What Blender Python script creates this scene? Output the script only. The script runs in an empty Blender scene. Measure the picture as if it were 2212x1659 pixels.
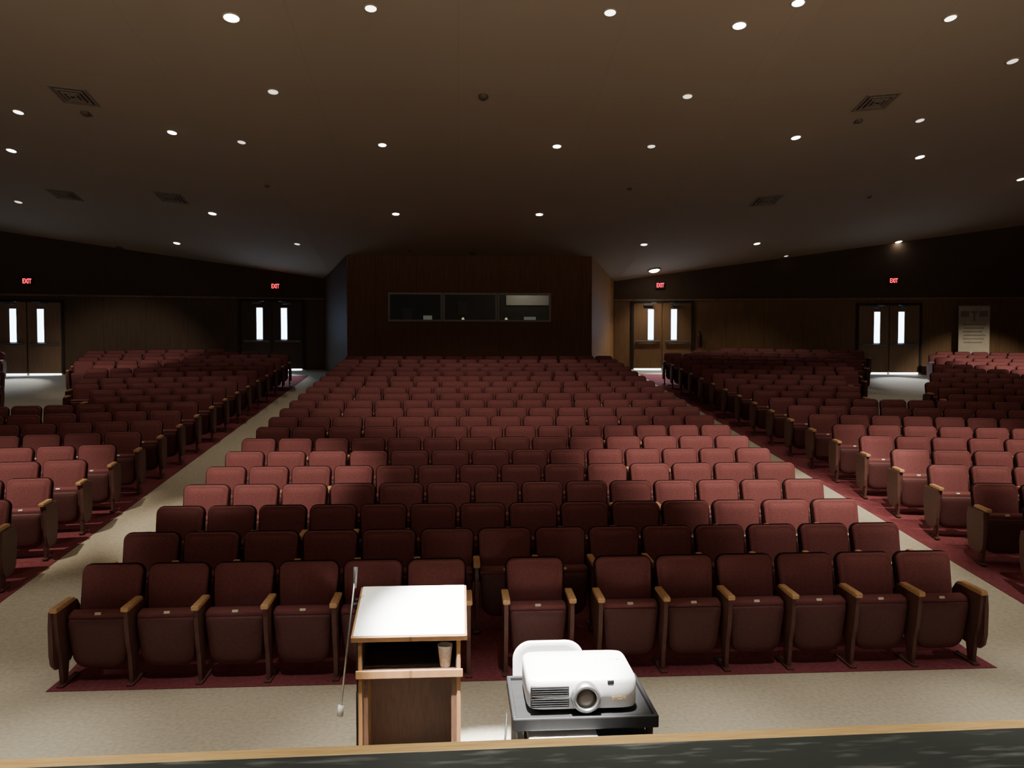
import bpy, bmesh, math, random
from mathutils import Vector, Matrix, Euler
random.seed(4)
D2R=math.radians
scene=bpy.context.scene
COL=scene.collection

# ------------------------------------------------------------------ camera
EYE=2.6
cam=bpy.data.cameras.new("camera"); cam.sensor_width=36; cam.lens=29.3
cam.clip_end=200
camo=bpy.data.objects.new("camera",cam); COL.objects.link(camo)
camo.location=(0,0,EYE); camo.rotation_euler=(D2R(88.0),0,D2R(-3.7))
scene.camera=camo
CR=camo.rotation_euler.to_matrix()
def ray(px,py):
    return CR@Vector(((px-1106)/1800,-(py-829.5)/1800,-1))
def project(p):
    q=CR.transposed()@(Vector(p)-Vector((0,0,EYE)))
    if q.z>-0.1: return None
    return (1106+1800*q.x/-q.z, 829.5-1800*q.y/-q.z)

# ------------------------------------------------------------------ room shape
SL=0.106; Y0=6.9
def floor_z(y): return max(0.0,(y-Y0)*SL)
XC=0.6; FOLD=4.6
def ceil_z(x,y): return EYE+7.0-0.17*y+0.104*max(0,abs(x-XC)-FOLD)
TW=math.tan(D2R(9))
def wall_y(x):   # back wall line
    if x<-4.28: return 27-(-4.28-x)*TW
    if x>5.07: return 27-(x-5.07)*TW
    return 27.0
def hit_ceiling(px,py):
    d=ray(px,py); lo,hi=1,60
    for i in range(50):
        m=(lo+hi)/2; p=Vector((0,0,EYE))+d*m
        if p.z<ceil_z(p.x,p.y): lo=m
        else: hi=m
    return Vector((0,0,EYE))+d*lo
def hit_wall(px,py):
    d=ray(px,py); lo,hi=1,60
    for i in range(50):
        m=(lo+hi)/2; p=Vector((0,0,EYE))+d*m
        if p.y<wall_y(p.x): lo=m
        else: hi=m
    return Vector((0,0,EYE))+d*lo

# ------------------------------------------------------------------ materials
def new_mat(name):
    m=bpy.data.materials.new(name); m.use_nodes=True
    nt=m.node_tree; b=nt.nodes["Principled BSDF"]; return m,nt,b
def mat(name,col,rough=0.6,var=0.15,scale=30,bump=0.0,metal=0.0,spec=0.5,stretch=None,detail=3,coat=0):
    m,nt,b=new_mat(name)
    tc=nt.nodes.new("ShaderNodeTexCoord"); n=nt.nodes.new("ShaderNodeTexNoise")
    n.inputs["Scale"].default_value=scale; n.inputs["Detail"].default_value=detail
    src=tc.outputs["Object"]
    if stretch:
        mp=nt.nodes.new("ShaderNodeMapping"); mp.inputs["Scale"].default_value=stretch
        nt.links.new(src,mp.inputs["Vector"]); src=mp.outputs["Vector"]
    nt.links.new(src,n.inputs["Vector"])
    r=nt.nodes.new("ShaderNodeValToRGB")
    r.color_ramp.elements[0].position=0.3; r.color_ramp.elements[1].position=0.7
    r.color_ramp.elements[0].color=[max(0,c*(1-var)) for c in col]+[1]
    r.color_ramp.elements[1].color=[min(1,c*(1+var)) for c in col]+[1]
    nt.links.new(n.outputs["Fac"],r.inputs["Fac"]); nt.links.new(r.outputs["Color"],b.inputs["Base Color"])
    b.inputs["Roughness"].default_value=rough; b.inputs["Metallic"].default_value=metal
    b.inputs["Specular IOR Level"].default_value=spec
    b.inputs["Coat Weight"].default_value=coat
    if bump:
        bp=nt.nodes.new("ShaderNodeBump"); bp.inputs["Strength"].default_value=bump; bp.inputs["Distance"].default_value=0.01
        nt.links.new(n.outputs["Fac"],bp.inputs["Height"]); nt.links.new(bp.outputs["Normal"],b.inputs["Normal"])
    return m
def emis(name,col,strength,base=(0.8,0.8,0.8)):
    m,nt,b=new_mat(name)
    b.inputs["Base Color"].default_value=(*base,1)
    b.inputs["Emission Color"].default_value=(*col,1); b.inputs["Emission Strength"].default_value=strength
    return m
M_FAB=mat("maroon_fabric",(0.250,0.086,0.094),0.85,0.12,60,0.15,spec=0.2)
M_SEATF=mat("maroon_seat_fabric",(0.210,0.072,0.078),0.8,0.12,60,0.15,spec=0.2)
M_PAN=mat("plum_plastic",(0.120,0.045,0.048),0.55,0.1,40,spec=0.3)
M_SHELL=mat("dark_plum_shell",(0.028,0.013,0.015),0.8,0.1,40,spec=0.12)
M_POST=mat("brown_enamel_metal",(0.130,0.058,0.052),0.55,0.1,25,spec=0.35)
M_OAK=mat("oak_wood",(0.62,0.37,0.18),0.5,0.2,18,stretch=(6,1,6))
M_OAKX=mat("oak_nosing",(0.88,0.57,0.23),0.4,0.2,10,stretch=(0.6,12,12))
M_PLATE=mat("ivory_plate",(0.85,0.8,0.66),0.4,0.05,20)
M_CARP=mat("beige_carpet",(0.49,0.445,0.355),0.95,0.13,30,0.2,spec=0.1,detail=5)
M_MAR=mat("maroon_carpet",(0.20,0.055,0.068),0.95,0.2,30,0.3,spec=0.1,detail=6)
M_WALLUP=mat("dark_brown_upper_wall",(0.095,0.066,0.048),0.9,0.04,3,spec=0.1)
M_DARK=mat("black_matte",(0.012,0.012,0.013),0.6,0.2,20)
M_WHITE=mat("white_plastic",(0.90,0.90,0.88),0.4,0.02,10)
M_LAM=mat("white_laminate",(0.92,0.915,0.89),0.4,0.02,10)
M_STEEL=mat("brushed_steel",(0.55,0.55,0.55),0.3,0.1,40,metal=0.9)
M_ALU=mat("aluminium_frame",(0.35,0.34,0.32),0.4,0.1,40,metal=0.6)
M_WFR=mat("window_frame_metal",(0.42,0.38,0.33),0.5,0.1,40,metal=0.0)
M_BAR=mat("push_bar_metal",(0.14,0.13,0.12),0.4,0.1,40,metal=0.3)
M_GREY=mat("grey_plastic",(0.12,0.12,0.12),0.5,0.1,20)
M_GRILLE=mat("brown_grille",(0.27,0.22,0.165),0.8,0.1,20,spec=0.1)
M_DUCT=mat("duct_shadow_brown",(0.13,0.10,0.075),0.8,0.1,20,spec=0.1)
M_RIM=mat("light_trim_ring",(0.42,0.36,0.28),0.5,0.05,20)
M_SHEET=mat("paper",(0.85,0.85,0.83),0.8,0.02,20)
M_RED=mat("red_enamel",(0.04,0.010,0.010),0.4,0.1,20)
E_LAMP=emis("lamp_lens_bright",(1.0,0.92,0.78),20)
E_LAMP2=emis("lamp_lens",(1.0,0.90,0.74),7)
E_DIM=emis("lamp_lens_dim",(1.0,0.87,0.70),1.6)
E_DAY=emis("daylight_glass",(0.45,0.67,1.0),16)
E_DAYW=emis("daylight_gap",(0.75,0.88,1.0),9)
E_EXIT=emis("exit_red",(1.0,0.008,0.04),4,(0.3,0,0))
E_MON=emis("monitor_glow",(0.7,0.8,0.75),0.15)

m,nt,b=new_mat("taupe_ceiling_panels")
tc=nt.nodes.new("ShaderNodeTexCoord"); sx=nt.nodes.new("ShaderNodeSeparateXYZ"); nt.links.new(tc.outputs["Object"],sx.inputs[0])
prev=None
for ax,pw in (("X",2.44),("Y",3.66)):
    d=nt.nodes.new("ShaderNodeMath"); d.operation='DIVIDE'; d.inputs[1].default_value=pw; nt.links.new(sx.outputs[ax],d.inputs[0])
    fr=nt.nodes.new("ShaderNodeMath"); fr.operation='FRACT'; nt.links.new(d.outputs[0],fr.inputs[0])
    lt=nt.nodes.new("ShaderNodeMath"); lt.operation='LESS_THAN'; lt.inputs[1].default_value=0.03/pw; nt.links.new(fr.outputs[0],lt.inputs[0])
    if prev is None: prev=lt
    else:
        mxm=nt.nodes.new("ShaderNodeMath"); mxm.operation='MAXIMUM'; nt.links.new(prev.outputs[0],mxm.inputs[0]); nt.links.new(lt.outputs[0],mxm.inputs[1]); prev=mxm
mx=nt.nodes.new("ShaderNodeMixRGB"); mx.inputs[1].default_value=(0.42,0.345,0.255,1); mx.inputs[2].default_value=(0.402,0.33,0.243,1)
nt.links.new(prev.outputs[0],mx.inputs[0]); nt.links.new(mx.outputs[0],b.inputs["Base Color"]); b.inputs["Roughness"].default_value=0.9; b.inputs["Specular IOR Level"].default_value=0.1
M_CEIL=m

def wood_panel(name,col,pw,rough=0.65,axis="X",spec=0.2):
    m,nt,b=new_mat(name)
    tc=nt.nodes.new("ShaderNodeTexCoord")
    mp=nt.nodes.new("ShaderNodeMapping"); mp.inputs["Scale"].default_value=(9,9,0.7)
    nt.links.new(tc.outputs["Object"],mp.inputs["Vector"])
    n=nt.nodes.new("ShaderNodeTexNoise"); n.inputs["Scale"].default_value=2.2; n.inputs["Detail"].default_value=6
    nt.links.new(mp.outputs["Vector"],n.inputs["Vector"])
    r=nt.nodes.new("ShaderNodeValToRGB")
    r.color_ramp.elements[0].position=0.3; r.color_ramp.elements[1].position=0.72
    r.color_ramp.elements[0].color=[c*0.85 for c in col]+[1]; r.color_ramp.elements[1].color=[c*1.12 for c in col]+[1]
    nt.links.new(n.outputs["Fac"],r.inputs["Fac"])
    sx=nt.nodes.new("ShaderNodeSeparateXYZ"); nt.links.new(tc.outputs["Object"],sx.inputs[0])
    d=nt.nodes.new("ShaderNodeMath"); d.operation='DIVIDE'; d.inputs[1].default_value=pw
    nt.links.new(sx.outputs[axis],d.inputs[0])
    fr=nt.nodes.new("ShaderNodeMath"); fr.operation='FRACT'; nt.links.new(d.outputs[0],fr.inputs[0])
    lt=nt.nodes.new("ShaderNodeMath"); lt.operation='LESS_THAN'; lt.inputs[1].default_value=0.015/pw
    nt.links.new(fr.outputs[0],lt.inputs[0])
    mx=nt.nodes.new("ShaderNodeMixRGB"); mx.inputs[2].default_value=(col[0]*0.6,col[1]*0.6,col[2]*0.6,1)
    nt.links.new(lt.outputs[0],mx.inputs[0]); nt.links.new(r.outputs["Color"],mx.inputs[1])
    nt.links.new(mx.outputs[0],b.inputs["Base Color"])
    b.inputs["Roughness"].default_value=rough; b.inputs["Specular IOR Level"].default_value=spec
    return m
M_WALLL=wood_panel("dark_walnut_panelling",(0.120,0.080,0.055),1.2)  # same walnut, darkened: shade on the left side put into the colour
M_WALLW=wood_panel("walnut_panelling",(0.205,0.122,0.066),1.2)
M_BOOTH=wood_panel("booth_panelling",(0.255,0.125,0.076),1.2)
M_BOOTHS=wood_panel("lit_booth_side_panelling",(0.38,0.21,0.095),0.9,axis="Y")  # right booth side only: the light falling there put into a brighter colour
M_DOORS=[wood_panel("door_veneer_light_tone_%s"%n_,c,5.0) for n_,c in (("mid",(0.28,0.18,0.12)),("dark",(0.085,0.064,0.055)),("brown",(0.19,0.11,0.058)),("umber",(0.23,0.145,0.088)))]  # one veneer throughout; each door's light level put into its colour
M_LECT=wood_panel("lectern_oak",(0.34,0.18,0.08),5.0,0.45)
M_LECTD=mat("lectern_inner_brown",(0.105,0.048,0.025),0.6,0.2,12,stretch=(6,6,1))
M_LSH=mat("lectern_shadow_brown",(0.035,0.022,0.015),0.8,0.2,12,spec=0.15)  # shade inside the open shelf put into this colour
m,nt,b=new_mat("black_stage_paint")
tc=nt.nodes.new("ShaderNodeTexCoord"); mp=nt.nodes.new("ShaderNodeMapping"); mp.inputs["Scale"].default_value=(1.5,9,1); mp.inputs["Rotation"].default_value=(0,0,0.35)
n=nt.nodes.new("ShaderNodeTexNoise"); n.inputs["Scale"].default_value=2.5; n.inputs["Detail"].default_value=9
nt.links.new(tc.outputs["Object"],mp.inputs["Vector"]); nt.links.new(mp.outputs["Vector"],n.inputs["Vector"])
r=nt.nodes.new("ShaderNodeValToRGB"); r.color_ramp.elements[0].position=0.54; r.color_ramp.elements[1].position=0.72
r.color_ramp.elements[0].color=(0.050,0.062,0.060,1); r.color_ramp.elements[1].color=(0.20,0.22,0.215,1)
nt.links.new(n.outputs["Fac"],r.inputs["Fac"]); nt.links.new(r.outputs["Color"],b.inputs["Base Color"]); b.inputs["Roughness"].default_value=0.5
M_DECK=m
m,nt,b=new_mat("dark_window_glass")
nt.nodes.remove(b); out=nt.nodes["Material Output"]
tr=nt.nodes.new("ShaderNodeBsdfTransparent"); tr.inputs[0].default_value=(0.80,0.79,0.74,1)
gl=nt.nodes.new("ShaderNodeBsdfGlossy"); gl.inputs["Roughness"].default_value=0.03; gl.inputs["Color"].default_value=(.6,.6,.6,1)
ms=nt.nodes.new("ShaderNodeMixShader"); ms.inputs[0].default_value=0.05
nt.links.new(tr.outputs[0],ms.inputs[1]); nt.links.new(gl.outputs[0],ms.inputs[2]); nt.links.new(ms.outputs[0],out.inputs[0])
M_GLASS=m

# ------------------------------------------------------------------ mesh helpers
def finish(bm,name,mats,smooth=False):
    bmesh.ops.recalc_face_normals(bm,faces=bm.faces)
    me=bpy.data.meshes.new(name); bm.to_mesh(me); bm.free()
    for mm in (mats if isinstance(mats,(list,tuple)) else [mats]): me.materials.append(mm)
    if smooth:
        for p in me.polygons: p.use_smooth=True
    return me
def link(name,me,parent=None,loc=(0,0,0),rot=(0,0,0)):
    o=bpy.data.objects.new(name,me); COL.objects.link(o)
    o.location=loc; o.rotation_euler=rot
    if parent: o.parent=parent
    return o
def top(o,label,category,group=None,kind=None):
    o["label"]=label; o["category"]=category
    if group: o["group"]=group
    if kind: o["kind"]=kind
def empty(name,loc=(0,0,0),rot=(0,0,0)):
    o=bpy.data.objects.new(name,None); o.empty_display_size=0.1; COL.objects.link(o)
    o.location=loc; o.rotation_euler=rot; return o
def box(bm,x0,x1,y0,y1,z0,z1,bev=0,seg=2,M=None,mi=0):
    r=bmesh.ops.create_cube(bm,size=1)
    vs=r["verts"]
    for v in vs:
        v.co=Vector(((x0+x1)/2+v.co.x*(x1-x0),(y0+y1)/2+v.co.y*(y1-y0),(z0+z1)/2+v.co.z*(z1-z0)))
    fs={f for v in vs for f in v.link_faces}
    if bev:
        es=list({e for v in vs for e in v.link_edges})
        rr=bmesh.ops.bevel(bm,geom=es,offset=bev,segments=seg,affect='EDGES',profile=0.5)
        vs=list({v for f in rr["faces"] for v in f.verts}|{v for v in vs if v.is_valid})
        fs={f for v in vs for f in v.link_faces}
    for f in fs: f.material_index=mi
    if M is not None: bmesh.ops.transform(bm,matrix=M,verts=list(vs))
    return vs
def cyl(bm,p0,p1,r0,r1=None,n=16,mi=0,cap=True):
    p0=Vector(p0); p1=Vector(p1); r1=r0 if r1 is None else r1
    d=p1-p0; L=d.length
    r=bmesh.ops.create_cone(bm,cap_ends=cap,segments=n,radius1=r0,radius2=r1,depth=L)
    q=d.to_track_quat('Z','Y').to_matrix().to_4x4()
    bmesh.ops.transform(bm,matrix=Matrix.Translation((p0+p1)/2)@q,verts=r["verts"])
    for f in {f for v in r["verts"] for f in v.link_faces}: f.material_index=mi
    return r["verts"]
def prism(bm,pts,x0,x1,bev=0,mi=0):
    a=[bm.verts.new((x0,p[0],p[1])) for p in pts]; b=[bm.verts.new((x1,p[0],p[1])) for p in pts]
    n=len(pts); fs=[bm.faces.new(a),bm.faces.new(b[::-1])]
    for i in range(n): fs.append(bm.faces.new((a[i],b[i],b[(i+1)%n],a[(i+1)%n])))
    if bev:
        bmesh.ops.bevel(bm,geom=[e for e in fs[0].edges]+[e for e in fs[1].edges],offset=bev,segments=2,affect='EDGES')
    return fs
def outline(wt,wb,h,rt,rb,n=5):
    P=[]
    def arc(cx,cz,r,a0):
        for i in range(n+1):
            a=D2R(a0+90*i/n); P.append((cx+r*math.cos(a),cz+r*math.sin(a)))
    arc(wb/2-rb,rb,rb,-90); arc(wt/2-rt,h-rt,rt,0); arc(-wt/2+rt,h-rt,rt,90); arc(-wb/2+rb,rb,rb,180)
    return P
def pillow(bm,P,rings,h,w,mi=0):
    allr=[]
    for ins,y in rings:
        sx=(w/2-ins)/(w/2); sz=(h/2-ins)/(h/2)
        allr.append([bm.verts.new((x*sx,y,h/2+(z-h/2)*sz)) for x,z in P])
    n=len(P)
    for a,b in zip(allr,allr[1:]):
        for i in range(n):
            f=bm.faces.new((a[i],b[i],b[(i+1)%n],a[(i+1)%n])); f.material_index=mi
    for r in (allr[0],allr[-1]):
        f=bm.faces.new(r); f.material_index=mi
    return [v for r in allr for v in r]
def tilt(bm,vs,deg,y,z):
    bmesh.ops.transform(bm,matrix=Matrix.Translation((0,y,z))@Matrix.Rotation(D2R(deg),4,'X'),verts=vs)

# ------------------------------------------------------------------ room shell
def structure(o,label): o["kind"]="structure"; o["label"]=label; o["category"]=o.name.split("_")[0].split(".")[0]
XL,XR,YB,YF=-19.0,20.5,-6.0,28.5
SY=3.43
def sheet(name,polys,mtl,thick):
    bm=bmesh.new()
    for P in polys:
        t=[bm.verts.new(p) for p in P]; b=[bm.verts.new((p[0],p[1],p[2]-thick)) for p in P]
        bm.faces.new(t); bm.faces.new(b[::-1])
        for i in range(len(P)): bm.faces.new((t[i],b[i],b[(i+1)%len(P)],t[(i+1)%len(P)]))
    return link(name,finish(bm,name,mtl))
f=sheet("floor",[[(XL,SY-.4,0),(XR,SY-.4,0),(XR,Y0,0),(XL,Y0,0)],[(XL,Y0,0),(XR,Y0,0),(XR,YF,floor_z(YF)),(XL,YF,floor_z(YF))]],M_CARP,0.1)
structure(f,"speckled beige carpet rising gently toward the rear")
def maroon(pts,lbl):
    z=lambda y: (y-Y0)*SL+0.006 if y>Y0 else 0.006
    o=sheet("floor",[[(x,y,z(y)) for x,y in pts]],M_MAR,0.005); structure(o,lbl)
maroon([(-3.18,6.56),(4.46,6.56),(4.46,Y0),(-3.18,Y0)],"maroon carpet strip under the first row of seats")
maroon([(-3.18,Y0),(4.46,Y0),(4.46,24.25),(-3.18,24.25)],"maroon carpet under the central seating block")
AISR=(D2R(26.8),D2R(30.3)); AISL=(D2R(24.2),D2R(27.8))
KGAP=7
YR0=10.0; YL0=9.74; RS=0.91
def edge_pt(xa,ya,beta,s):
    yy=(ya+abs(xa)*TW)/(1+TW*math.tan(beta)); return (s*yy*math.tan(beta),yy)
for s,xa,A,yk0 in ((1,5.64,AISR,YR0),(-1,-4.5,AISL,YL0)):
    L="maroon carpet under side seating block"
    far=18.5
    def rowpt(ya,x): return (s*x,ya-(x-abs(xa))*TW)
    maroon([(xa,Y0),(s*far,Y0),(s*far,Y0+.1),(xa,9.6)],L)
    ya=9.6; yb=yk0+RS*(KGAP-1)+.35; yc=yk0+RS*17+.3
    maroon([(xa,ya),rowpt(ya,far),rowpt(yb,far),(xa,yb)],L)
    maroon([(xa,yb),edge_pt(xa,yb,A[0],s),edge_pt(xa,yc,A[0],s),(xa,yc)],L)
    maroon([edge_pt(xa,yb,A[1],s),rowpt(yb,far),rowpt(yc,far),edge_pt(xa,yc,A[1],s)],"maroon carpet under outer seating block")

def cpt(x,y,dz=0): return (x,y,ceil_z(x,y)+dz)
bm=bmesh.new()
xs=[XL,XC-FOLD,XC+FOLD,XR]
for a,b_ in zip(xs,xs[1:]):
    P=[cpt(a,YB),cpt(b_,YB),cpt(b_,YF),cpt(a,YF)]
    t=[bm.verts.new((p[0],p[1],p[2]+0.15)) for p in P]; bb=[bm.verts.new(p) for p in P]
    bm.faces.new(t); bm.faces.new(bb[::-1])
    for i in range(4): bm.faces.new((t[i],bb[i],bb[(i+1)%4],t[(i+1)%4]))
structure(link("ceiling",finish(bm,"ceiling",M_CEIL)),"taupe painted ceiling folded upward along both sides")

def wall_seg(name,p,q,z0f,z1f,mtl,thick=0.2,lbl=""):
    p=Vector(p);q=Vector(q); d=(q-p).normalized(); nrm=Vector((-d.y,d.x))
    L=(q-p).length; ang=math.atan2(d.y,d.x)
    bm=bmesh.new()
    vs=[]
    for (s,t) in ((0,0),(L,0),(L,thick),(0,thick)):
        vs.append((bm.verts.new((s,t,z0f(p+d*s))),bm.verts.new((s,t,z1f(p+d*s)))))
    bm.faces.new([v[0] for v in vs]); bm.faces.new([v[1] for v in vs][::-1])
    for i in range(4):
        a=vs[i];c=vs[(i+1)%4]; bm.faces.new((a[0],c[0],c[1],a[1]))
    o=link(name,finish(bm,name,mtl),loc=(p.x,p.y,0),rot=(0,0,ang)); structure(o,lbl); return o
cz=lambda v: ceil_z(v.x,v.y)+0.05
RAIL=4.38
fz=lambda v: floor_z(v.y)-0.05
PL=(-4.28,27.0); PR=(5.07,27.0)
LE=(XL,wall_y(XL)); RE=(XR,wall_y(XR))
rl=lambda v: RAIL
wall_seg("wall_back_left",LE,PL,fz,rl,M_WALLL,lbl="walnut panelled rear wall below the rail with shade painted in")
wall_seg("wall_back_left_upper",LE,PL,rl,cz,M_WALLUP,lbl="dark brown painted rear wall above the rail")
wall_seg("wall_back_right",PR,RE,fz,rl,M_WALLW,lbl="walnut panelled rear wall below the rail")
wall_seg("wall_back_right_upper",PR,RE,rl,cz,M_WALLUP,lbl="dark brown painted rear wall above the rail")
wall_seg("wall_side_left",(XL,YB),(XL,LE[1]),lambda v:-0.1,cz,M_WALLUP,lbl="dark brown side wall")
wall_seg("wall_side_right",(XR,RE[1]),(XR,YB),lambda v:-0.1,cz,M_WALLUP,lbl="dark brown side wall")
tn=0
def trim_line(p,q,z,h,dep,mtl,lbl):
    global tn; tn+=1
    p=Vector(p);q=Vector(q);d=(q-p); bm=bmesh.new()
    box(bm,0,d.length,-dep,0.0,z,z+h,0.008)
    structure(link("trim_%d"%tn,finish(bm,"trim",mtl),loc=(p.x,p.y,0),rot=(0,0,math.atan2(d.y,d.x))),lbl)
M_TRIM=mat("dark_wood_trim",(0.24,0.15,0.09),0.6,0.2,10,spec=0.2)
trim_line(LE,PL,RAIL-0.03,0.06,0.025,M_TRIM,"dark wood rail along rear wall")
trim_line(PR,RE,RAIL-0.03,0.06,0.025,M_TRIM,"dark wood rail along rear wall")

# ---- control booth
BY=24.3; BX0,BX1=-3.19,3.92
WZ0,WZ1=3.56,4.40; WX0,WX1=-2.02,2.72
bm=bmesh.new(); zt=ceil_z(0,BY)+0.03; zb=floor_z(BY)-0.05
box(bm,BX0,BX1,BY,BY+0.12,zb,WZ0); box(bm,BX0,BX1,BY,BY+0.12,WZ1,zt-0.0)
box(bm,BX0,WX0,BY,BY+0.12,WZ0,WZ1); box(bm,WX1,BX1,BY,BY+0.12,WZ0,WZ1)
structure(link("wall_booth_front",finish(bm,"w",M_BOOTH)),"dark wood panelled control booth front with window opening")
for side,p,q in (("left",PL,(BX0,BY)),("right",(BX1,BY),PR)):
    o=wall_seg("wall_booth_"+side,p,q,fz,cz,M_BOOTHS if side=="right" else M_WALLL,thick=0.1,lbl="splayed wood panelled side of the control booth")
bm=bmesh.new(); box(bm,-4.2,5.0,26.95,27.05,2,5.1); structure(link("wall_booth_back",finish(bm,"w",mat("booth_inner_wall",(0.065,0.058,0.045),0.8,0.1,3))),"plain inner wall of the control booth")
bm=bmesh.new()
for x in (BX0,BX1-0.05): box(bm,x,x+0.05,BY-0.02,BY,zb+0.04,zt-0.04,0.008)
tn+=1; structure(link("trim_%d"%tn,finish(bm,"t",M_TRIM)),"corner trim on control booth")
ww=(WX1-WX0)/3
for i in range(3):
    a=WX0+i*ww; c=a+ww; bm=bmesh.new()
    fr=0.06
    box(bm,a+.005,c-.005,BY-0.03,BY+0.10,WZ0,WZ0+fr,0.006); box(bm,a+.005,c-.005,BY-0.03,BY+0.10,WZ1-fr,WZ1,0.006)
    box(bm,a+.005,a+fr,BY-0.03,BY+0.10,WZ0+fr,WZ1-fr,0.006); box(bm,c-fr,c-.005,BY-0.03,BY+0.10,WZ0+fr,WZ1-fr,0.006)
    o=link("window_%d"%(i+1),finish(bm,"window_frame",M_WFR)); structure(o,"metal framed control booth window with dark glass")
    bm=bmesh.new(); box(bm,a+fr,c-fr,BY+0.03,BY+0.038,WZ0+fr,WZ1-fr); g=link("glass",finish(bm,"glass",M_GLASS),parent=o)
bm=bmesh.new(); box(bm,-2.4,3.1,24.55,25.25,3.36,3.41,0.005)
for x in (-2.3,0.3,3.0): box(bm,x-.03,x+.03,24.6,25.2,1.9,3.36)
top(link("control_desk",finish(bm,"desk",M_LECTD)),"long brown desk inside the control booth","desk")
def monitor(x,z=3.41,w=0.5,h=0.32,glow=True):
    e=empty("computer_monitor",(x,24.95,z)); top(e,"computer monitor on the control booth desk","monitor","booth monitors")
    bm=bmesh.new(); box(bm,-w/2,w/2,0,0.03,0.1,0.1+h,0.008); link("casing",finish(bm,"casing",M_DARK),e)
    bm=bmesh.new(); box(bm,-w/2+.02,w/2-.02,-0.004,0.0,0.12,0.08+h); link("screen",finish(bm,"screen",E_MON if glow else M_GREY),e)
    bm=bmesh.new(); cyl(bm,(0,0.015,0.012),(0,0.015,0.11),0.02); cyl(bm,(0,0.015,0),(0,0.015,0.012),0.1,n=20); link("stand",finish(bm,"stand",M_DARK),e)
monitor(-0.9,w=0.3,h=0.28); monitor(0.75,w=0.4,h=0.2,glow=False); monitor(2.15,w=0.4,h=0.25); monitor(-1.5,w=0.3,h=0.5,glow=False)
bm=bmesh.new(); box(bm,-0.1,0.9,24.62,24.85,3.41,3.50,0.01)
for i in range(9): box(bm,0.0+i*0.09,0.02+i*0.09,24.66,24.80,3.50,3.515)
top(link("sound_mixer",finish(bm,"mixer",M_GREY)),"grey sound mixing console on the booth desk","mixer")
def desk_lamp(x):
    e=empty("desk_lamp",(x,25.12,3.41)); top(e,"small glowing desk lamp inside the control booth","lamp","booth desk lamps")
    bm=bmesh.new(); cyl(bm,(0,0,0),(0,0,0.015),0.06); cyl(bm,(0,0,0.015),(0,0,0.26),0.008,n=8); link("stem",finish(bm,"stem",M_DARK),e)
    bm=bmesh.new(); cyl(bm,(0,0,0.25),(0,0,0.31),0.045,0.025); link("lamp_shade",finish(bm,"shade",emis("shade_glow",(1,0.85,0.6),0.8)),e)
desk_lamp(0.15); desk_lamp(1.45)
bm=bmesh.new(); box(bm,1.55,3.0,26.90,26.949,4.20,4.66,0.005); top(link("whiteboard",finish(bm,"wb",M_WHITE)),"white board mounted inside the control booth","board")
bm=bmesh.new()
box(bm,0.0,0.3,26.93,26.949,3.9,4.3); top(link("notice_sheet",finish(bm,"ns",M_GREY)),"grey notice pinned to the booth inner wall","notice")

# ---- stage (set very slightly askew to the seating)
SR=(0,0,0.020)
bm=bmesh.new(); box(bm,XL+.6,XR-.6,YB,SY,0.80,0.95); structure(link("floor",finish(bm,"stage_deck",M_DECK),rot=SR),"black painted scuffed stage deck")
bm=bmesh.new(); box(bm,XL+.6,XR-.6,SY,SY+.085,0.87,0.952,0.012,3); tn+=1; structure(link("trim_%d"%tn,finish(bm,"nosing",M_OAKX),rot=SR),"golden oak nosing along the stage edge")
bm=bmesh.new(); box(bm,XL+.6,XR-.6,SY+.02,SY+.08,-0.1,0.868); structure(link("wall_stage_front",finish(bm,"sf",M_WALLUP),rot=SR),"dark brown stage front wall")

def spot(p,target,e,ang,blend,col=(1,0.86,0.66),r=0.08,name="lamp"):
    l=bpy.data.lights.new(name,'SPOT'); l.energy=e; l.spot_size=D2R(ang); l.spot_blend=blend; l.color=col; l.shadow_soft_size=r
    o=bpy.data.objects.new(name,l); COL.objects.link(o); o.location=p
    o.rotation_euler=(Vector(target)-Vector(p)).to_track_quat('-Z','Y').to_euler(); return o

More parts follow.
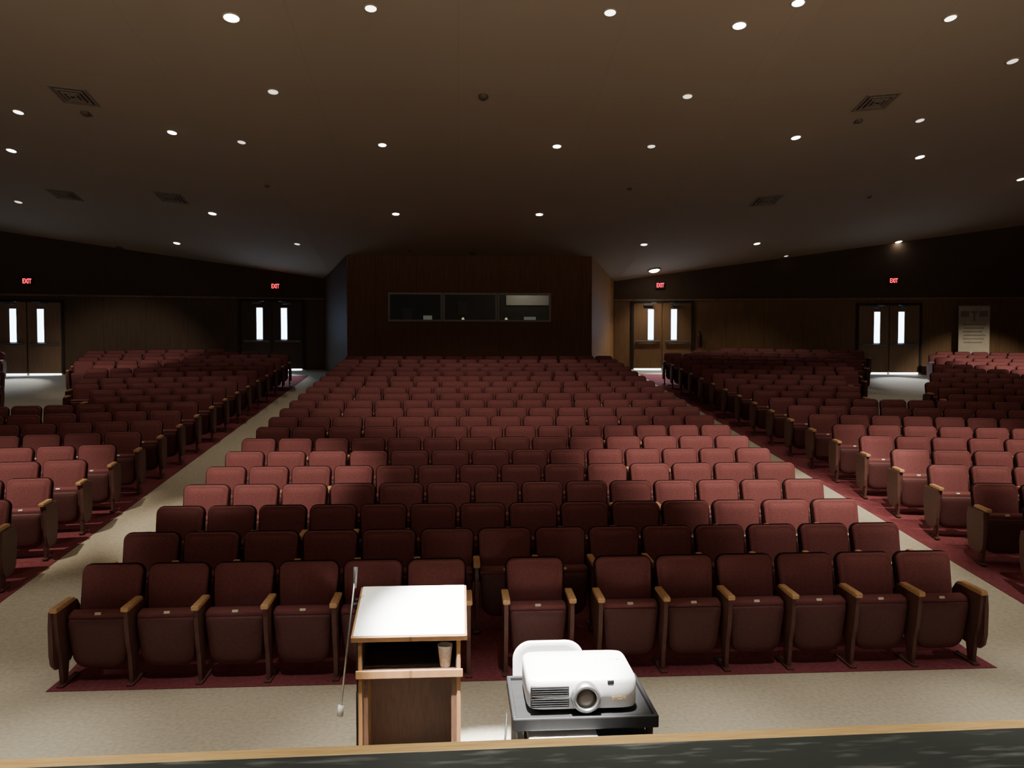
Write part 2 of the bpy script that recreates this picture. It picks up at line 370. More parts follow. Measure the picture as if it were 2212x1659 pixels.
# ------------------------------------------------------------------ doors
def door_set(idx,cx):
    y=wall_y(cx); ang=D2R(9) if cx<0 else D2R(-9)
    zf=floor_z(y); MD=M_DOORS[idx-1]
    root=empty("door_%d"%idx,(cx,y,zf),(0,0,ang)); structure(root,"pair of wood veneer exit doors with narrow glazed slots")
    W=1.86;H=2.18
    bm=bmesh.new()
    box(bm,-W/2-.07,-W/2,-0.06,-0.002,0.04,H+.07,0.006); box(bm,W/2,W/2+.07,-0.06,-0.002,0.04,H+.07,0.006)
    box(bm,-W/2,W/2,-0.06,-0.002,H,H+.07,0.006)
    link("frame",finish(bm,"door_frame",M_DARK),root)
    for s in (-1,1):
        a,c=(-W/2+.01,-0.02) if s<0 else (0.02,W/2-.01)
        gx=-0.37 if s<0 else 0.37
        gw=0.095; g0,g1=0.98,1.98
        bm=bmesh.new()
        box(bm,a,gx-gw,-0.05,-0.01,0.06,H-.01); box(bm,gx+gw,c,-0.05,-0.01,0.06,H-.01)
        box(bm,gx-gw,gx+gw,-0.05,-0.01,0.06,g0); box(bm,gx-gw,gx+gw,-0.05,-0.01,g1,H-.01)
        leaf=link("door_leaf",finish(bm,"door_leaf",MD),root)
        bm=bmesh.new(); box(bm,gx-gw,gx+gw,-0.03,-0.022,g0,g1); link("glass",finish(bm,"door_glass",E_DAY),leaf)
        bm=bmesh.new()
        for (x0,x1,z0,z1) in ((gx-gw-.02,gx-gw+.008,g0-.02,g1+.02),(gx+gw-.008,gx+gw+.02,g0-.02,g1+.02),(gx-gw,gx+gw,g0-.02,g0+.012),(gx-gw,gx+gw,g1-.012,g1+.02)):
            box(bm,x0,x1,-0.062,-0.045,z0,z1)
        link("glazing_bead",finish(bm,"bead",M_ALU),leaf)
        bm=bmesh.new(); box(bm,a+.06,c-.06,-0.13,-0.085,0.90,0.96,0.01)
        for xx in (a+.08,c-.16): box(bm,xx,xx+.08,-0.10,-0.05,0.895,0.965,0.006)
        link("push_bar",finish(bm,"push_bar",M_BAR),leaf)
        bm=bmesh.new(); box(bm,a+.02,c-.02,-0.049,-0.012,0.006,0.055); link("threshold_gap",finish(bm,"gap",E_DAYW),root)["label"]="strip of daylight under the door leaf"
    bm=bmesh.new()
    for sx in (-1,1):
        box(bm,sx*0.45-0.14,sx*0.45+0.14,-0.12,-0.065,H-.09,H-.02,0.008)
        cyl(bm,(sx*0.45,-0.11,H-.02),(sx*0.2,-0.25,H-.01),0.008,n=8); cyl(bm,(sx*0.2,-0.25,H-.01),(sx*0.36,-0.05,H+.03),0.008,n=8)
    link("door_closer",finish(bm,"closer",M_GREY),root)
    n=Vector((math.sin(ang),-math.cos(ang),0))
    P=Vector((cx,y,zf+1.6))+n*0.3
    spot(P,P+n*1.3+Vector((0,0,-1.6)),230,60,0.7,(0.93,0.95,1.0),0.05,"door_daylight")
    return root
DOORS=[-12.75,-5.85,6.62,13.62]
for i,cx in enumerate(DOORS): door_set(i+1,cx)

def text_mesh(txt,size,ext=0.002,bold=0.0):
    c=bpy.data.curves.new("t",'FONT'); c.body=txt; c.size=size; c.extrude=ext; c.offset=bold
    c.align_x='CENTER'; c.align_y='CENTER'
    o=bpy.data.objects.new("t",c); COL.objects.link(o)
    dg=bpy.context.evaluated_depsgraph_get(); dg.update()
    me=bpy.data.meshes.new_from_object(o.evaluated_get(dg)); bpy.data.objects.remove(o); me.materials.clear(); return me
xm=text_mesh("EXIT",0.15,0.003,0.003); xm.materials.append(E_EXIT)
for px,py in ((60,608),(595,619),(1426,617),(1929,607)):
    p=hit_wall(px,py); ang=D2R(9) if p.x<0 else D2R(-9)
    e=empty("exit_sign",p,(0,0,ang)); top(e,"black exit sign with glowing red EXIT lettering above doors","sign","exit signs")
    bm=bmesh.new(); box(bm,-.155,.155,-0.07,-0.003,-.11,.11,0.01); link("housing",finish(bm,"housing",M_DARK),e)
    o=link("lettering",xm,e,loc=(0,-0.074,0),rot=(D2R(90),0,0)); o.scale=(0.78,1.3,1)

# ------------------------------------------------------------------ theatre seat parts
PITCH=0.53
def b_cushion():
    bm=bmesh.new(); w,h=0.480,0.43
    P=outline(w,0.455,h,0.065,0.04)
    v=pillow(bm,P,[(0.0,0.0),(0,-0.035),(0.006,-0.050),(0.018,-0.058),(0.028,-0.055),(0.045,-0.068),(0.10,-0.076)],h,w)
    tilt(bm,v,-13,0.15,0.445); return finish(bm,"backrest",M_FAB,True)
def b_shell():
    bm=bmesh.new(); w,h=0.503,0.455
    P=outline(w,0.49,h,0.08,0.05)
    v=pillow(bm,P,[(0.03,0.035),(0.008,0.028),(0,0.012),(0,-0.022),(0.006,-0.028)],h,w)
    tilt(bm,v,-13,0.158,0.430); return finish(bm,"back_shell",M_SHELL,True)
def b_seat():
    bm=bmesh.new(); w,h=0.475,0.45
    P=outline(w,0.44,h,0.035,0.11)
    v=pillow(bm,P,[(0.05,0.01),(0.012,0.0),(0,-0.015),(0,-0.085),(0.008,-0.10),(0.02,-0.105)],h,w)
    tilt(bm,v,8,0.06,0.13); return finish(bm,"seat",M_SEATF,True)
def b_pan():
    bm=bmesh.new(); w,h=0.455,0.405
    P=outline(w,0.415,h,0.03,0.11)
    v=pillow(bm,P,[(0.0,0.0),(0,-0.018),(0.012,-0.030),(0.06,-0.038),(0.12,-0.041)],h,w)
    tilt(bm,v,8,0.06-0.103,0.125-0.005); return finish(bm,"seat_pan",M_PAN,True)
def b_plate():
    bm=bmesh.new(); v=box(bm,-0.024,0.024,-0.007,0,-0.011,0.011,0.003,1)
    tilt(bm,v,-30,-0.096,0.558)
    return finish(bm,"number_plate",M_PLATE)
def b_arm():
    bm=bmesh.new()
    prism(bm,[(-0.258,0.615),(-0.262,0.62),(-0.262,0.645),(-0.256,0.652),(0.04,0.657),(0.05,0.65),(0.05,0.635),(0.04,0.626)],-0.029,0.029,0.005)
    return finish(bm,"armrest",M_OAK)
def b_post():
    bm=bmesh.new()
    prism(bm,[(-0.235,0.622),(-0.230,0.52),(-0.205,0.36),(-0.165,0.24),(-0.14,0.02),(-0.07,0.02),(-0.04,0.20),(0.08,0.32),(0.165,0.46),(0.17,0.56),(0.12,0.622)],-0.016,0.016,0.004)
    box(bm,-0.028,0.028,-0.18,0.12,0.0,0.022,0.006)
    for y in (-0.155,0.095): cyl(bm,(0,y,0.022),(0,y,0.030),0.012,n=8)
    return finish(bm,"arm_post",M_POST)
def b_panel(s):
    bm=bmesh.new()
    prism(bm,[(-0.240,0.620),(-0.245,0.50),(-0.240,0.28),(-0.225,0.19),(-0.17,0.145),(-0.05,0.130),(0.06,0.140),(0.13,0.19),(0.165,0.30),(0.185,0.50),(0.16,0.620)],s*0.016,s*0.050,0.008)
    return finish(bm,"end_panel",M_POST)
MB,MSH,MSE,MPA,MPL,MAR_,MPO=b_cushion(),b_shell(),b_seat(),b_pan(),b_plate(),b_arm(),b_post()
MEP={-1:b_panel(-1),1:b_panel(1)}
def chair_parts(lp,rp,le,re):
    L=[("backrest",MB,0,None),("back_shell",MSH,0,None),("seat",MSE,0,None),("seat_pan",MPA,0,2),("number_plate",MPL,0,2)]
    if lp: L+= [("armrest",MAR_,-PITCH/2,None),("arm_post",MPO,-PITCH/2,None)]
    if rp: L+= [("armrest",MAR_,PITCH/2,None),("arm_post",MPO,PITCH/2,None)]
    if le: L.append(("end_panel",MEP[-1],-PITCH/2,None))
    if re: L.append(("end_panel",MEP[1],PITCH/2,None))
    return L
CH=[]
def add_row(x0,y,n,rot,order=1,row="",endl=True,endr=True,p=PITCH,skip=None,stag=0,first_seat=0):
    d=Vector((math.cos(rot),math.sin(rot)))*order
    C=[]; s=0   # two seat widths: wider toward one end, narrower toward the other
    for j in range(n):
        q=p+(0.014 if (j<n/2)==(stag>0) else -0.014)*(1 if stag else 0)
        C.append((Vector((x0,y))+d*(s+q/2),q/p)); s+=q
    ok=[not(skip and skip(c)) and j>=first_seat for j,(c,_) in enumerate(C)]
    for j,(c,sc) in enumerate(C):
        if not ok[j]: continue
        first=(j==0 or not ok[j-1]); last=(j==n-1 or not ok[j+1])
        lend=first if order>0 else last; rend=last if order>0 else first
        CH.append((c.x,c.y,floor_z(c.y)+0.004,rot,True,rend,lend and endl,rend and endr,row,sc))
CX0=-3.10
RY=6.79
add_row(CX0,RY,6,0,1,"front",True,False)
add_row(CX0+6*PITCH+0.30,RY,1,0,1,"front",False,False)
add_row(CX0+7*PITCH+0.30+0.23,RY,6,0,1,"front",False,True)
for r in range(1,20): add_row(CX0,RY+0.846*r,14,0,1,"centre",stag=1 if r%2 else -1)
R9=D2R(9)
def skipR(c):
    b=math.atan2(c.x,c.y); m=0.20/c.length; return AISR[0]-m<b<AISR[1]+m
def skipL(c):
    b=math.atan2(-c.x,c.y); m=0.20/c.length; return AISL[0]-m<b<AISL[1]+m
for k in range(-3,18):
    fs_={16:2,17:4}.get(k,0)
    add_row(5.92,YR0+RS*k,22,-R9,1,"side",skip=skipR if k>=KGAP else None,stag=1 if k%2 else -1,first_seat=fs_)
    add_row(-4.65,YL0+RS*k,22,R9,-1,"side",skip=skipL if k>=KGAP else None,stag=1 if k%2 else -1,first_seat=fs_)
vis=[]
for c in CH:
    ok=False
    for dx in (-0.3,0.3):
        for dz in (0,0.9):
            q=project((c[0]+dx,c[1],c[2]+dz))
            if q and -20<q[0]<2232 and q[1]<1750: ok=True
    if ok and c[1]<wall_y(c[0])-0.6: vis.append(c)
vis.sort(key=lambda c: c[0]**2+c[1]**2)
near=vis[:300]; far=vis[300:]
GRP="maroon tip-up auditorium seats"
proto={}
def place(c):
    key=c[4:8]
    loc=(c[0],c[1],c[2]); rot=(0,0,c[3])
    lab="maroon upholstered tip-up auditorium seat with oak armrest"
    if c[6] or c[7]: lab="maroon tip-up auditorium seat with side panel beside the aisle"
    elif c[8]=="front": lab="maroon tip-up auditorium seat in the first row"
    if key not in proto:
        root=empty("auditorium_seat",loc,rot); objs=[]
        for nm,me,x,pi in chair_parts(*key):
            o=link(nm,me,parent=(root if pi is None else objs[pi]),loc=(x,0,0)); objs.append(o)
        proto[key]=(root,objs,[p[3] for p in chair_parts(*key)])
    else:
        r0,o0,pis=proto[key]
        root=r0.copy(); COL.objects.link(root); root.location=loc; root.rotation_euler=rot
        objs=[]
        for o,pi in zip(o0,pis):
            n=o.copy(); n.parent=root if pi is None else objs[pi]; COL.objects.link(n); objs.append(n)
    root.scale=(c[9],1,1)
    top(root,lab,"chair",GRP)
for c in near: place(c)
V=[];F=[];MI=[];mats=[M_FAB,M_SHELL,M_SEATF,M_PAN,M_PLATE,M_OAK,M_POST]
cache={}
def raw(me):
    if me.name not in cache: cache[me.name]=([v.co.copy() for v in me.vertices],[tuple(p.vertices) for p in me.polygons])
    return cache[me.name]
for c in far:
    T=Matrix.Translation((c[0],c[1],c[2]))@Matrix.Rotation(c[3],4,'Z')@Matrix.Diagonal((c[9],1,1,1))
    for nm,me,x,pi in chair_parts(*c[4:8]):
        if nm=="number_plate" : continue
        vs,fs=raw(me); o=len(V); mi=mats.index(me.materials[0])
        TT=T@Matrix.Translation((x,0,0))
        V+= [tuple(TT@v) for v in vs]; F+=[tuple(i+o for i in f) for f in fs]; MI+=[mi]*len(fs)
me=bpy.data.meshes.new("rear_seats"); me.from_pydata(V,[],F)
for mm in mats: me.materials.append(mm)
me.polygons.foreach_set("material_index",MI); me.update()
o=link("auditorium_seats",me); top(o,"distant rows of maroon tip-up auditorium seats near rear doors","chairs",GRP,"stuff")

# ------------------------------------------------------------------ ceiling fixtures
def lathe(bm,prof,n=28,mi=0):
    R=[[bm.verts.new((r*math.cos(2*math.pi*i/n),r*math.sin(2*math.pi*i/n),z)) for i in range(n)] for r,z in prof]
    for a,b in zip(R,R[1:]):
        for i in range(n):
            f=bm.faces.new((a[i],a[(i+1)%n],b[(i+1)%n],b[i])); f.material_index=mi
    return R
bm=bmesh.new()
lathe(bm,[(0.085,-0.001),(0.092,-0.010),(0.112,-0.010),(0.118,-0.002),(0.118,0.0)]); M_ringmesh=finish(bm,"trim_ring",M_RIM,True)
def lensmesh(mtl):
    bm=bmesh.new(); R=lathe(bm,[(0.088,-0.002),(0.086,-0.012),(0.06,-0.02),(0.02,-0.024)]); bm.faces.new(R[-1]); bm.faces.new(R[0]); return finish(bm,"lens",mtl,True)
LM={'b':lensmesh(E_LAMP),'m':lensmesh(E_LAMP2),'d':lensmesh(E_DIM)}
def ceil_normal_rot(x):
    sx=0.104*(1 if x-XC>FOLD else (-1 if x-XC<-FOLD else 0))
    nrm=Vector((-sx,0.17,1)).normalized()
    return Vector((0,0,1)).rotation_difference(nrm).to_euler()
lights=[(500,38,'b',1.2),(801,18,'m',.9),(1318,27,'m',.9),(1597,55,'b',1.05),(1724,6,'b',.95),(2053,39,'m',.95),(2187,132,'d',1),(590,198,'d',.95),(1485,208,'d',.9),
(40,242,'m',1),(372,286,'b',.95),(522,307,'d',.85),(826,313,'b',.85),(1203,316,'b',.9),(1407,316,'d',.85),(1719,297,'b',1.0),(1987,260,'d',.9),(1987,339,'b',1.05),(25,325,'b',1.05),
(40,436,'d',1),(459,461,'b',1.05),(855,462,'b',.95),(1165,463,'b',.95),(50,520,'b',1.2),(382,525,'b',1),(342,552,'d',.9),(642,527,'d',.85),(1391,528,'m',1),(1635,526,'b',1),(1941,522,'b',1.1),
(1698,553,'d',.7),(1413,582,'b',1.8),(2205,387,'b',1),(2203,490,'m',1)]
for px,py,k,s in lights:
    p=hit_ceiling(px,py)
    e=empty("ceiling_downlight",p,ceil_normal_rot(p.x)); e.scale=(s,s,s*(2.2 if (px,py)==(1413,582) else 1))
    top(e,{"b":"round recessed ceiling downlight glowing bright warm white","m":"round recessed ceiling downlight glowing warm white","d":"round recessed ceiling downlight glowing dimly"}[k],"ceiling light","recessed ceiling downlights")
    link("trim_ring",M_ringmesh,e); link("lens",LM[k],e)
    if k in 'bm':
        E={'b':120,'m':60}[k]; A=85
        if py>500: E=20; A=55
        if (px,py)==(1413,582): E=150; A=100
        if (px,py)==(1635,526): E=100; A=100
        if (px,py)==(1941,522) or (px,py)==(2203,490): E=0
        if px<700 and 400<py<500: E=50
        if E: spot(p+Vector((0,0,-0.12)),p+Vector((0,0.0,-5)),E,A,0.7)
bm=bmesh.new()
for s,z in ((0.33,0),(0.25,-0.012),(0.17,-0.02),(0.09,-0.024)):
    t=0.05
    for (x0,x1,y0,y1) in ((-s,s,-s,-s+t),(-s,s,s-t,s),(-s,-s+t,-s+t,s-t),(s-t,s,-s+t,s-t)): box(bm,x0,x1,y0,y1,z-0.016,z-0.004)
VM=finish(bm,"louvre",M_GRILLE)
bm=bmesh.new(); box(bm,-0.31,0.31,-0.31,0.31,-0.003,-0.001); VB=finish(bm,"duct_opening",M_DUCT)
for px,py in ((160,207),(1893,220),(370,427),(1655,433),(140,421)):
    p=hit_ceiling(px,py); ro=ceil_normal_rot(p.x)
    e=empty("ceiling_vent",p,ro); top(e,"square brown louvred air diffuser in the ceiling","air vent","ceiling air diffusers")
    link("louvre",VM,e); link("duct_opening",VB,e)
bm=bmesh.new(); R=lathe(bm,[(0.075,0),(0.075,-0.03),(0.05,-0.055),(0.02,-0.06)],20); bm.faces.new(R[-1]); SM=finish(bm,"smoke_detector",mat("brown_detector",(0.12,0.09,0.065),0.6),True)
for px,py,s in ((185,243,1.1),(1855,260,1),(577,401,.7),(1360,407,.7),(258,534,1.3),(1022,545,1.1),(1044,207,1.15),(885,541,.6),(1150,557,.6),(1878,425,.7)):
    p=hit_ceiling(px,py); o=link("smoke_detector",SM,loc=p,rot=ceil_normal_rot(p.x)); o.scale=(s,s,s)
    top(o,"small round brown detector fixed to the ceiling","smoke detector","ceiling detectors")

# ------------------------------------------------------------------ wall things
p=hit_wall(2085,700); zf=floor_z(p.y-0.5)
e=empty("pull_up_banner",(p.x,p.y-0.45,zf),(0,0,-R9)); top(e,"pale pull-up banner standing by the rear wall","banner")
HB=2.2
bm=bmesh.new(); box(bm,-.46,.46,-0.003,0.003,0.1,HB+.02); link("banner_sheet",finish(bm,"sheet",mat("banner_print",(0.52,0.47,0.38),0.7,0.12,3)),e)
bm=bmesh.new(); box(bm,-.48,.48,-0.09,0.09,0.0,0.1,0.02); cyl(bm,(0,0.03,0.1),(0,0.03,HB),0.012); box(bm,-.47,.47,-0.008,0.012,HB,HB+.03,0.004); link("stand",finish(bm,"stand",M_ALU),e)
bm=bmesh.new(); zz=HB-2.0
box(bm,-.40,-.15,-0.006,-0.004,1.68+zz,1.86+zz); box(bm,.15,.40,-0.006,-0.004,1.68+zz,1.86+zz); box(bm,-.09,.09,-0.006,-0.004,1.78+zz,1.86+zz); box(bm,-.03,.03,-0.006,-0.004,1.55+zz,1.80+zz)
for i in range(6): box(bm,-.34+.03*(i%2),.34-.05*(i%3),-0.006,-0.004,1.42+zz-i*.11,1.46+zz-i*.11)
link("printed_graphic",finish(bm,"g",mat("banner_ink",(0.28,0.24,0.19),0.7,0.1,3)),e)
d=(Vector(PR)-Vector((BX1,BY))); a=math.atan2(d.y,d.x); q=Vector((BX1,BY))+d*0.86; nv=Vector((math.sin(a),-math.cos(a)))
bm=bmesh.new(); box(bm,-.08,.08,-0.012,0,-.10,.10,0.003); o=link("notice",finish(bm,"nf",M_ALU),loc=(q.x+nv.x*0.004,q.y+nv.y*0.004,3.72),rot=(0,0,a)); top(o,"small pale notice on the booth side wall","notice")
p=hit_wall(1508,735)
e=empty("fire_extinguisher",(p.x,p.y-0.145,p.z-0.25),(0,0,-R9)); top(e,"dark red fire extinguisher hanging on panelled wall","fire extinguisher")
bm=bmesh.new(); lathe(bm,[(0.0001,0),(0.07,0.0),(0.08,0.02),(0.08,0.38),(0.06,0.44),(0.025,0.47),(0.02,0.5)],20); link("cylinder_body",finish(bm,"cb",M_RED,True),e)
bm=bmesh.new(); box(bm,-.02,.02,-0.1,0.04,0.5,0.53,0.004); cyl(bm,(0,-0.08,0.5),(0.06,-0.09,0.15),0.01,n=8); link("valve_handle",finish(bm,"vh",M_DARK),e)
bm=bmesh.new(); box(bm,-.03,.03,0.07,0.13,0.1,0.4,0.003); link("wall_bracket",finish(bm,"br",M_DARK),e)

# ------------------------------------------------------------------ lectern
e=empty("lectern",(-0.27,4.78,0)); top(e,"oak lectern with white slanted top and open shelves","lectern")
W=0.28
def tz(y): return 1.07+(y+0.25)*0.26
for s in (-1,1):
    bm=bmesh.new()
    x0,x1=sorted((s*W,s*(W-0.022)))
    prism(bm,[(-0.24,0.03),(0.24,0.03),(0.24,tz(0.24)-0.03),(-0.24,tz(-0.24)-0.03)],x0,x1,0.003)
    link("side_panel",finish(bm,"sp",M_LECT),e)
bm=bmesh.new(); box(bm,-W+.022,W-.022,0.215,0.235,0.03,0.83); link("front_panel",finish(bm,"fp",M_LECTD),e)["label"]="dark brown inner panel"
bm=bmesh.new(); box(bm,-W+.022,W-.022,0.215,0.235,0.878,tz(.22)-0.04)
for s in (-1,1):
    x0,x1=sorted((s*(W-.023),s*(W-.027))); prism(bm,[(-0.235,0.878),(0.214,0.878),(0.214,tz(0.21)-0.04),(-0.235,tz(-0.235)-0.04)],x0,x1)
link("shelf_lining",finish(bm,"sl",M_LSH),e)["label"]="dark sheets inside the open shelf with shade painted in"
bm=bmesh.new(); box(bm,-W+.023,W-.023,-0.238,0.212,0.836,0.876,0.002); link("shelf",finish(bm,"sh",M_LSH),e)
bm=bmesh.new(); box(bm,-W-.012,W+.012,-0.256,-0.241,0.832,0.877,0.004); link("shelf_edge",finish(bm,"se",M_LECT),e)
bm=bmesh.new(); box(bm,-W+.022,W-.022,-0.20,0.21,0.06,0.085); box(bm,-W+.03,-W+.022+.03,-0.235,-0.215,0.09,0.83); box(bm,W-.052,W-.022,-0.235,-0.215,0.09,0.83); link("base_shelf",finish(bm,"bs",M_LECTD),e)
bm=bmesh.new(); box(bm,-W-.01,W+.01,-0.26,0.26,0.0,0.06,0.006); link("plinth",finish(bm,"pl",M_DARK),e)
bm=bmesh.new(); v=box(bm,-0.305,0.305,-0.255,0.265,-0.014,0.014,0.004); bmesh.ops.transform(bm,matrix=Matrix.Translation((0,0,tz(0)-0.012))@Matrix.Rotation(math.atan(.26),4,'X'),verts=bm.verts); link("slanted_top",finish(bm,"st",M_LAM),e)["label"]="white laminate slanted reading surface"
bm=bmesh.new(); box(bm,-0.31,0.31,-0.268,-0.256,-0.022,0.010,0.004); box(bm,0.306,0.316,-0.268,0.265,-0.022,0.012,0.004); box(bm,-0.316,-0.306,-0.268,0.265,-0.022,0.010,0.004)
bmesh.ops.transform(bm,matrix=Matrix.Translation((0,0,tz(0)-0.012))@Matrix.Rotation(math.atan(.26),4,'X'),verts=bm.verts); link("edge_band",finish(bm,"eb",M_LECT),e)
e=empty("paper_cup",(-0.075,4.58,0.877)); top(e,"patterned paper coffee cup on the lectern shelf","cup")
bm=bmesh.new(); R=lathe(bm,[(0.028,0),(0.029,0.004),(0.041,0.115),(0.043,0.118),(0.041,0.121),(0.038,0.115),(0.027,0.006)],24); bm.faces.new(R[-1]); link("cup_body",finish(bm,"cup",mat("printed_paper",(0.60,0.53,0.48),0.6,0.25,45),True),e)
# ------------------------------------------------------------------ microphone stand
e=empty("microphone_stand",(-0.60,4.93,0)); top(e,"boom microphone stand with white counterweight beside the lectern","microphone stand")
bm=bmesh.new(); cyl(bm,(0,0,0.12),(0,0,1.12),0.006); cyl(bm,(0,0,0.25),(0,0,0.6),0.009); link("pole",finish(bm,"pole",M_DARK,True),e)
bm=bmesh.new()
for a in (90,180,270):
    dx,dy=math.cos(D2R(a)),math.sin(D2R(a)); l=0.24
    cyl(bm,(0.01*dx,0.01*dy,0.2),(l*dx,l*dy,0.012),0.008,n=10); cyl(bm,(l*dx,l*dy,0.0),(l*dx*1.04,l*dy*1.04,0.03),0.014,n=10)
link("tripod_base",finish(bm,"tb",M_DARK),e)
bm=bmesh.new(); cyl(bm,(-0.02,-0.03,1.13),(0.012,-0.03,1.13),0.016,n=18); box(bm,-.012,.012,-.02,.02,1.10,1.16,0.004); link("clutch",finish(bm,"cl",M_DARK),e)
bm=bmesh.new(); cyl(bm,(-0.076,-0.16,0.58),(-0.006,-0.055,1.28),0.006,n=12); arm=link("boom_arm",finish(bm,"ba",M_STEEL,True),e)
bm=bmesh.new(); cyl(bm,(-0.081,-0.164,0.53),(-0.075,-0.158,0.59),0.018,n=18); link("counterweight",finish(bm,"cw",M_WHITE,True),arm)
bm=bmesh.new(); cyl(bm,(-0.006,-0.056,1.24),(0.000,-0.046,1.36),0.009,0.013,n=16); link("microphone",finish(bm,"mic",M_GREY,True),arm)

# ------------------------------------------------------------------ projector cart
CXX,CYY=0.64,4.38
DZ=-0.05
e=empty("projector_cart",(CXX,CYY,0)); top(e,"black wheeled equipment cart holding the projector","cart")
bm=bmesh.new(); box(bm,-.36,.36,-.27,.27,0.785+DZ,0.81+DZ,0.006)
for (x0,x1,y0,y1) in ((-.37,.37,-.285,-.262),(-.37,.37,.262,.285),(-.37,-.348,-.262,.262),(.348,.37,-.262,.262)): box(bm,x0,x1,y0,y1,0.765+DZ,0.83+DZ,0.007)
link("top_tray",finish(bm,"tt",M_DARK),e)
bm=bmesh.new(); box(bm,-.34,.34,-.30,.26,0.61,0.63,0.005); link("shelf",finish(bm,"s",M_DARK),e)
bm=bmesh.new(); box(bm,-.34,.34,-.26,.26,0.14,0.16,0.005); link("shelf",finish(bm,"s",M_DARK),e)
for sx in (-1,1):
    for sy in (-1,1):
        bm=bmesh.new(); box(bm,sx*.33-.017,sx*.33+.017,sy*.24-.017,sy*.24+.017,0.09,0.785+DZ,0.004); link("leg",finish(bm,"leg",M_GREY),e)
        bm=bmesh.new(); cyl(bm,(sx*.33-.015,sy*.24,0.045),(sx*.33+.015,sy*.24,0.045),0.045,n=18); box(bm,sx*.33-.022,sx*.33+.022,sy*.24-.01,sy*.24+.01,0.05,0.095); link("caster",finish(bm,"caster",M_DARK),e)
bm=bmesh.new(); box(bm,-.29,.06,-.34,.12,0.631,0.682,0.005); o=link("document_box",finish(bm,"db",M_SHEET),loc=(CXX,CYY,0)); top(o,"white flat box on the cart shelf","box")
# projector
e=empty("projector",(CXX-0.005,CYY+0.01,0.8105+DZ)); top(e,"white projector with large lens and side vents","projector")
def supe(w,d,n,cnt=40):
    out=[]
    for i in range(cnt):
        t=2*math.pi*i/cnt; c,s=math.cos(t),math.sin(t)
        out.append((w*math.copysign(abs(c)**(2/n),c),d*math.copysign(abs(s)**(2/n),s)))
    return out
bm=bmesh.new()
prof=[(0.90,0.90,0.022),(0.97,0.96,0.026),(1.0,1.0,0.040),(1.0,1.0,0.13),(0.998,0.998,0.155),(0.985,0.985,0.170),(0.96,0.96,0.178),(0.6,0.6,0.183),(0.3,0.3,0.184)]
base=supe(0.286,0.215,9,64); rings=[]
for sx,sy,z in prof: rings.append([bm.verts.new((x*sx,y*sy,z)) for x,y in base])
for a,b_ in zip(rings,rings[1:]):
    for i in range(64): bm.faces.new((a[i],a[(i+1)%64],b_[(i+1)%64],b_[i]))
bm.faces.new(rings[0]); bm.faces.new(rings[-1])
body=link("body",finish(bm,"body",M_WHITE,True),e)
for sx in (-1,1):
    for sy in (-1,1):
        bm=bmesh.new(); cyl(bm,(sx*.2,sy*.15,0.0),(sx*.2,sy*.15,0.03),0.02,n=14); link("foot",finish(bm,"foot",M_DARK),e)
bm=bmesh.new(); R=lathe(bm,[(0.052,-0.01),(0.052,0.045),(0.062,0.052),(0.072,0.045),(0.078,0.0)],32); ln=link("lens_ring",finish(bm,"lr",M_STEEL,True),e,loc=(0.012,-0.212,0.094),rot=(D2R(90),0,0))
bm=bmesh.new(); R=lathe(bm,[(0.052,0.02),(0.03,0.030),(0.012,0.034)],32); bm.faces.new(R[-1]); bm.faces.new(R[0]); link("lens_glass",finish(bm,"lg",mat("lens_cap_grey",(0.28,0.25,0.22),0.25,0.1,10),True),ln)
bm=bmesh.new()
for z0,z1 in ((0.040,0.086),(0.096,0.148)):
    box(bm,-0.270,-0.072,-0.2185,-0.200,z0,z1,0.004)
link("front_vent",finish(bm,"fv",M_DARK),e)
bm=bmesh.new()
for i in range(8): 
    z=0.049+i*0.0115+(0.006 if i>3 else 0); box(bm,-0.262,-0.078,-0.2205,-0.2180,z,z+0.0007)
link("vent_slats",finish(bm,"vs",M_GREY),e)
bm=bmesh.new(); box(bm,0.125,0.160,-0.216,-0.195,0.150,0.172,0.004); link("sensor_window",finish(bm,"sw",M_DARK),e)
for x in (0.10,0.14,0.18,0.22):
    bm=bmesh.new(); box(bm,x,x+0.018,0.05,0.062,0.180,0.186,0.002); link("button",finish(bm,"bt",M_WHITE),e)
tm=text_mesh("EPSON",0.024,0.0008,0.0004); tm.materials.append(mat("tan_lettering",(0.35,0.22,0.10),0.5,0.05,10))
link("lettering",tm,e,loc=(0.185,-0.2165,0.080),rot=(D2R(90),0,0))
# white chair behind cart
e=empty("folding_chair",(0.525,4.96,0),(0,0,0)); top(e,"white folding chair standing behind the projector cart","chair")
bm=bmesh.new(); P=outline(0.42,0.42,0.36,0.11,0.03,8); v=pillow(bm,P,[(0.008,0.014),(0,0.008),(0,-0.008),(0.008,-0.014),(0.03,-0.010)],0.36,0.42); bmesh.ops.transform(bm,matrix=Matrix.Translation((0,-.15,0.565)),verts=v); link("backrest",finish(bm,"bk",M_WHITE,True),e)
bm=bmesh.new()
box(bm,-.19,.19,-.13,.22,0.43,0.455,0.01); link("seat",finish(bm,"se",M_WHITE),e)
bm=bmesh.new()
for s in (-1,1):
    cyl(bm,(s*.18,-.13,0.70),(s*.19,.22,0.0),0.012,n=10); cyl(bm,(s*.19,.16,0.44),(s*.19,-.24,0.0),0.012,n=10)
link("frame",finish(bm,"fr",M_STEEL),e)
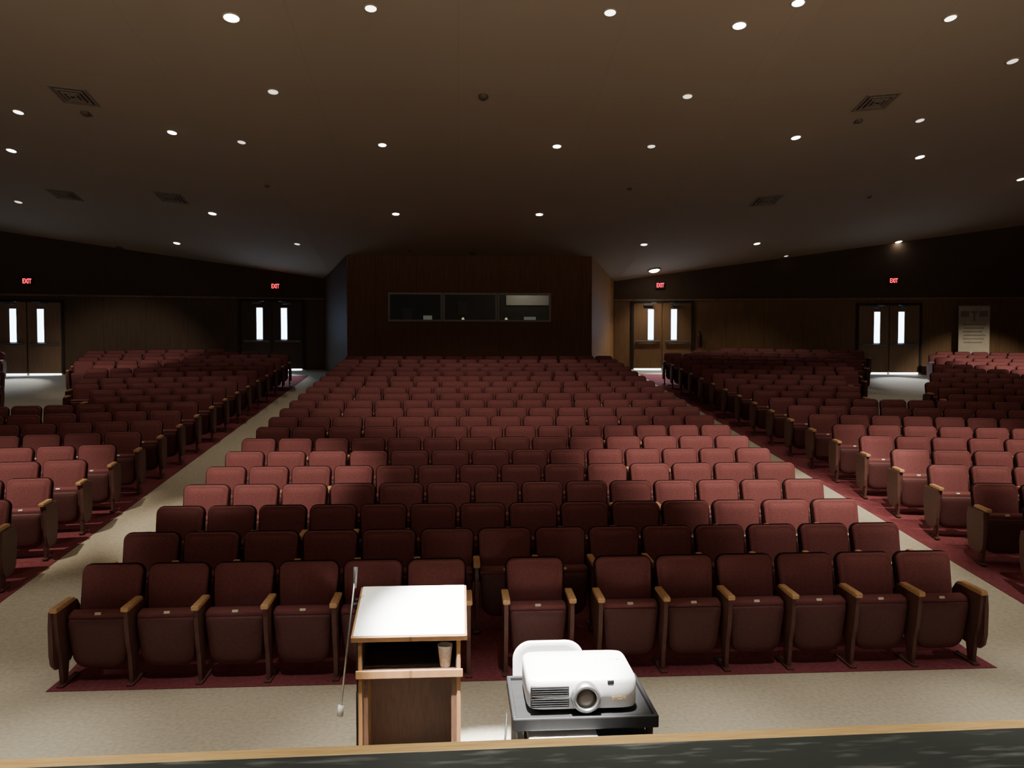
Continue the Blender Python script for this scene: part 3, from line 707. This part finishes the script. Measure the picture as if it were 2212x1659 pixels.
def cable(pts,r,lbl):
    c=bpy.data.curves.new("cable",'CURVE'); c.dimensions='3D'; c.bevel_depth=r; c.bevel_resolution=2
    s=c.splines.new('NURBS'); s.points.add(len(pts)-1)
    for i,p in enumerate(pts): s.points[i].co=(*p,1)
    s.use_endpoint_u=True; s.order_u=4; c.materials.append(M_DARK)
    o=bpy.data.objects.new("t",c); COL.objects.link(o); dg=bpy.context.evaluated_depsgraph_get(); dg.update()
    me=bpy.data.meshes.new_from_object(o.evaluated_get(dg)); bpy.data.objects.remove(o)
    if not me.materials: me.materials.append(M_DARK)
    o=link("power_cable",me); top(o,lbl,"cable","cables on the cart")
cable([(0.25,4.3,0.72),(0.24,4.16,0.66),(0.20,4.12,0.45),(0.23,4.2,0.01),(0.1,4.6,0.008)],0.005,"thin black cable hanging beside the cart")
cable([(0.8,4.15,0.64),(0.85,4.08,0.69),(0.9,4.15,0.65),(0.76,4.10,0.67),(0.84,4.11,0.64),(0.93,4.10,0.66)],0.005,"black cable coiled on the cart shelf")

# ------------------------------------------------------------------ lighting
w=bpy.data.worlds.new("world"); scene.world=w; w.use_nodes=True
w.node_tree.nodes["Background"].inputs[0].default_value=(1.0,0.84,0.72,1); w.node_tree.nodes["Background"].inputs[1].default_value=0.10
spot((0.25,3.2,8.0),(0.25,4.6,0.9),38000,13,0.4,(1,0.97,0.93))
for x in (-6.3,-4.0,-1.7,0.6,2.9,5.2,7.5):
    spot((x,3.4,8.3),(x,5.05,0),1300,29,0.75,(1,0.93,0.80))
for x in (-5.5,-3.0,0.0,3.0,5.5):  # unseen spots added to brighten the stage edge
    spot((x,1.0,7.5),(x,3.3,0.95),900,34,0.9,(1,0.93,0.80))
spot((6.4,5.6,8.3),(5.3,7.6,0),900,22,0.7,(1,0.92,0.78))
spot((-5.2,5.6,8.3),(-4.1,7.6,0),600,22,0.7,(1,0.92,0.78))
spot((6.4,6.6,8.3),(5.1,12.0,0.5),900,18,0.7,(1,0.92,0.78))
# house lights, and one added fill, nearer to the stage than the visible ones
spot((-3.0,6.0,8.4),(-2.6,10.3,1.2),2500,24,0.55)
spot((4.3,5.8,8.4),(4.0,10.4,1.2),3200,34,0.65)
spot((4.2,4.4,8.5),(3.9,8.1,1.0),700,22,0.8)
spot((0.6,5.2,8.5),(0.5,10.6,1.2),300,28,0.8)  # weak unseen fill added to lift the centre rows
spot((-7.0,6.0,8.6),(-6.3,10.0,1.2),2500,30,0.6)
spot((8.5,6.0,8.6),(7.8,10.8,1.2),2500,32,0.6)
spot((0.6,8.0,8.1),(0.6,16.0,1.7),800,46,0.8)
spot((14,12.0,7.8),(15.5,21.5,2.3),3600,24,0.5)
spot((-7.5,12.5,7.4),(-9.5,23.5,2.5),1200,24,0.6)
for x in (-9,0.6,10):  # unseen fills added behind the camera to wash the ceiling
    spot((x,-3.5,2.6),(x*1.1,9,11.0),3300,68,0.9,(1,0.87,0.71),0.4,"stage_flood")
l=bpy.data.lights.new("booth_lamp",'POINT'); l.energy=8; l.shadow_soft_size=0.1; l.color=(1,0.95,0.82); o=bpy.data.objects.new("booth_lamp",l); COL.objects.link(o); o.location=(2.1,26.0,4.75)  # unseen point light added so the booth interior shows
